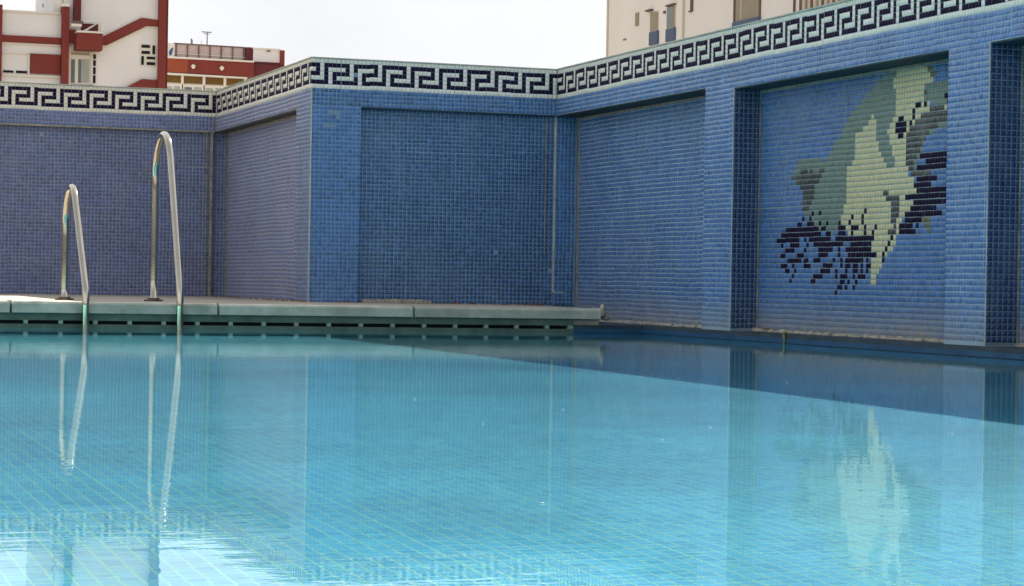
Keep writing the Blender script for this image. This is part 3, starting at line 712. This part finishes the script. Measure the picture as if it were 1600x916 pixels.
# balcony
bal = f.put('balcony', 'bred', 115.5, 55, 155.5, 80.5, 46, 60)
f.put('balcony_rim', 'bwhite', 115.5, 51.8, 156, 54.8, 48, 64, parent=bal)
f.put('opening', 'bdred', 126.8, 37.5, 153, 50.5, 4, 9)
f.poly('awning', 'bwhite', [(127, 49.5), (149, 37.6), (152, 37.6), (133, 50)], 22, 8)
f.put('railing', 'bwhite', 107, 40.5, 123, 44.6, 46, 6); f.put('railing', 'brown', 109, 35.5, 126, 40.2, 40, 6)
f.put('railing', 'bwhite', 126, 35.5, 154.5, 37.4, 46, 5); f.put('jamb', 'bwhite', 153.2, 37.6, 156.5, 52, 46, 8)
f.put('jamb', 'bwhite', 106.4, 72, 110, 136, 6, 8)
w1 = f.window(108.5, 81, 141.5, 132, [(111, 82.5, 139.5, 86.5, 'beige'), (110.6, 93, 116.5, 129.5, 'glass'), (122, 93, 126.5, 129.5, 'glass'), (127.6, 93, 139.2, 129.5, 'curtain')], f=3)
f.put('sill', 'gmetal', 108, 132.3, 146, 135, 5, 8)
f.many('vent', 'dark', [(146, 85.5, 149.6, 92)], 3, 6); f.many('vent', 'dark', [(145.8, 94.5, 149.4, 103)], 3, 6)
f.many('vent', 'dark', [(145.6, 105.5, 149.2, 116)], 3, 6); f.many('vent', 'dark', [(145.4, 118, 149, 130)], 3, 6)
f.put('jamb', 'bwhite', 141.8, 82, 144.4, 132, 5, 8)
f.poly('band', 'bred', [(156, 60), (220, 28.6), (247, 32), (247, 42), (228, 41), (166, 71), (156, 71)], 10, 16)
f.poly('ledge', 'bwhite', [(156, 71.4), (166, 71.4), (228, 41.6), (247, 42.4), (247, 44.4), (229, 44), (167, 74), (156, 74)], 6, 10)
f.poly('ledge', 'bwhite', [(156, 57.4), (219, 26.2), (247, 29.6), (247, 31.8), (220, 28.4), (156, 59.6)], 6, 10)
f.poly('band', 'bred', [(192, 139), (221, 124), (247, 126), (247, 150), (160, 156)], 10, 16)
f.put('jamb', 'bwhite', 244.6, 44, 247, 124, 4, 8)
f.put('column', 'bred', 247.2, -150, 258.5, 141, 16, 20, base=-2)
f.put('column', 'bdred', 258.5, -150, 262, 141, 12, 500, base=-2)
f.put('vent_surround', 'bwhite', 218.5, 69, 244, 104.5, 1.5, 4)
for r in ((221, 70.5, 234, 75), (221, 80, 234, 84.6), (238, 71.5, 242, 85), (220.5, 88, 224.5, 101.6), (229, 89, 242, 93), (229, 97.5, 242, 102)):
    f.put('vent', 'dark', *r, 3, 6)
f.put('roof_pipe', 'gmetal', 69.5, 3.5, 71.2, 9, -30, 4)

# --- lower house with a red band, globe lamps and a pink roof screen
YB = 5882.0
q = at(350, 433, 1, YB)
B_ = empty('house', (q[0], YB, -2)); tag(B_, 'low house with oxide red band, pink roof screen and row of brown awnings', 'building')
f = Facade(1, YB, B_)
f.put('wall', 'bwhite', 250, 113, 385, 150, 0, 300, base=-2)
f.put('wall', 'bdred', 250, 94, 443, 118, 4, 420)
f.put('slab', 'orange', 236, 91.8, 291, 113.6, 22, 24)
f.poly('band', 'bred', [(291.2, 92.6), (394, 99), (394, 121.5), (291.2, 115)], 22, 24)
f.poly('band', 'bdred', [(394.3, 100.4), (443, 104.6), (443, 126), (394.3, 122)], 16, 24)
f.poly('ledge', 'bwhite', [(250, 88.6), (394, 96.4), (394, 99), (250, 91.6)], 26, 30)
f.poly('ledge', 'bwhite', [(250, 113.9), (384, 121.6), (384, 124.2), (250, 117)], 20, 26)
for xx, yy in ((299, 105.4), (343.4, 108)):
    c = f.p(xx, yy); mb = MB(); mb.blob((c[0], YB-29, c[1]), (6.2, 6.2, 6.2), 1, n=14, mrows=8)
    for i_ in range(len(mb.v)): pass
    mb.build('globe_lamp', M['lamp'], B_)
xs_ = [(258, 281.6), (287, 315.4), (320.6, 348.4), (353, 380)]
for k_, (a, c) in enumerate(xs_):
    dy = k_*1.6
    f.put('awning', 'awning', a, 118.6+dy, c, 129+dy, 4, 6)
    wv = f.window(a-3, 131+dy, c+4, 146+dy, [((a*.97+c*.03), 135+dy, (a+c)/2-2, 144+dy, ('curtain', 'glass')[k_ % 2]), ((a+c)/2+1.5, 135+dy, c-1, 144+dy, 'curtain')], f=4)
for xx, dy in ((284.2, 0), (318, 2), (350.7, 4), (382, 6)):
    f.put('mullion', 'bwhite', xx-2, 117+dy, xx+2, 132+dy, 8, 10)
scr = f.poly('roof_screen', 'pink', [(273, 67.6), (384, 74.4), (384, 95.4), (273, 88.6)], -10, 6)
f.poly('screen_rail', 'brown', [(272, 66.4), (384, 73.2), (384, 75), (272, 68.2)], -6, 6)
f.poly('screen_rail', 'bwhite', [(273, 82.4), (384, 89.4), (384, 90.4), (273, 83.4)], -6, 5)
for i_ in range(7):
    xx = 276+i_*17.6; yy = 68+i_*1.08
    f.put('screen_post', 'brown', xx-.7, yy, xx+.7, yy+20.5, -5, 5)
f.put('stair_hut', 'bdred', 384.6, 74, 394.2, 95.6, 0, 120)
f.put('roof_hut', 'bgrey', 395.5, 77.5, 437, 103, 0, 140)
f.put('roof_hut_cap', 'bwhite', 394.6, 75.6, 438, 78, 3, 146)
f.put('column', 'bred', 437.2, 79, 444, 105.6, 6, 20)
f.put('vent', 'gmetal', 416.5, 78.4, 422, 81.4, 4, 5)
o = f.put('chimney_pipe', 'gmetal', 300.6, 62.5, 303.4, 69.5, -20, 5); mb = MB(); c = f.p(302, 61.6); mb.blob((c[0], YB+22, c[1]), (3.4, 3.4, 4.2), 2, n=10); mb.build('cowl', M['gmetal'], o)
ant = f.put('aerial_mast', 'gmetal', 325.2, 49, 326.8, 71, -20, 2)
f.put('aerial_arm', 'gmetal', 317.5, 48.4, 333, 50, -21, 1.6, parent=ant); f.put('aerial_arm', 'gmetal', 321, 51.5, 330, 52.6, -21, 1.6, parent=ant)
f.put('roof_pipe', 'bwhite', 316.4, 62, 317.6, 70, -20, 2)
sg = empty('roof_sign', (f.p(265, 80)[0], YB, f.p(265, 90)[1])); tag(sg, 'small white roof sign with a slanted blue stroke beside the tower column', 'sign')
g = Facade(1, YB, sg)
g.put('panel', 'bwhite', 255, 67.5, 272.5, 90, 2, 3)
g.poly('emblem', 'ink', [(264.2, 85), (263.8, 81), (266.6, 76.5), (269.4, 74.4), (270.4, 75.4), (269, 82), (267, 86.4), (265.4, 86.8)], 3, 1.5)

# --- peach apartment tower beyond the right wall
XC = 1176.0
q = at(1100, 440, 0, XC)
C_ = empty('apartment_building', (XC, q[1], -2)); tag(C_, 'tall peach apartment tower with blue window panels rising behind the right wall', 'building')
f = Facade(0, XC, C_)
f.put('wall', 'peach', 952, -260, 1420, 90, 0, 500, base=-2)
f.put('corner_trim', 'peach2', 951, -260, 953.2, 90, 1.5, 6, base=-2)
def tower_window(x0, x1, y0, y1, yb, mat):
    fr = f.put('window', 'bwhite', x0, y0-1.5, x1, y1, 1.2, 5)
    f.put('pane', mat, x0+1.6, y0, x1-3.2, y1-1, 2.0, 2, parent=fr)
    f.put('pane', 'beige', x1-3.0, y0, x1-.4, y1-1, 2.0, 2, parent=fr)
    f.put('panel', 'bblue', x0+.4, y1+.6, x1, yb, 3, 6)
tower_window(1016, 1029.6, 19, 49, 70, 'beige')
tower_window(1042, 1056, 10, 44, 64.5, 'glass')
f.put('bracket', 'brown', 1013, 15.4, 1021, 18, 6, 8); f.put('bracket', 'brown', 1038.5, 17.5, 1040.5, 21, 3, 6); f.put('bracket', 'brown', 1045, 7, 1057, 9.4, 6, 8)
f.put('slot_window', 'beige', 993.6, 20, 998.6, 40.5, 1.5, 3)
f.put('wall_vent', 'brown', 974.5, 61, 978.5, 63, 1.2, 2)
f.put('drain_pipe', 'peach2', 1070, -250, 1071.8, 62, 2.5, 3)
f.put('lamp_bracket', 'brown', 1081, -4, 1083.2, 17, 3, 4); f.put('lamp_bracket', 'brown', 1078, 17, 1083, 18.8, 3, 4)
f.put('balcony_recess', 'beige', 1149.5, -60, 1188, 31, .6, 2); f.put('jamb', 'brown', 1148, -60, 1150, 40, 2, 4); f.put('jamb', 'brown', 1187.6, -60, 1189.6, 32, 2, 4)
f.put('mullion', 'peach2', 1159, -60, 1160.4, 31, 1.6, 2)
f.put('balcony_panel', 'bblue', 1148.5, 31.2, 1189, 44, 5, 8)
f.put('ribbed_panel', 'peach2', 1250, -120, 1345, 40, .8, 3)
for i_ in range(11):
    f.put('rib', ('brown', 'beige')[i_ % 2], 1252+i_*8.6, -120, 1254.4+i_*8.6, 40, 2.4, 3)
f.put('drain_pipe', 'brown', 1242.5, -120, 1244, 40, 2.5, 3)
for yy in (-60, -140, -220):
    f.put('window', 'beige', 1016, yy, 1030, yy+32, 1.4, 3); f.put('window', 'beige', 1042, yy-4, 1056, yy+28, 1.4, 3)
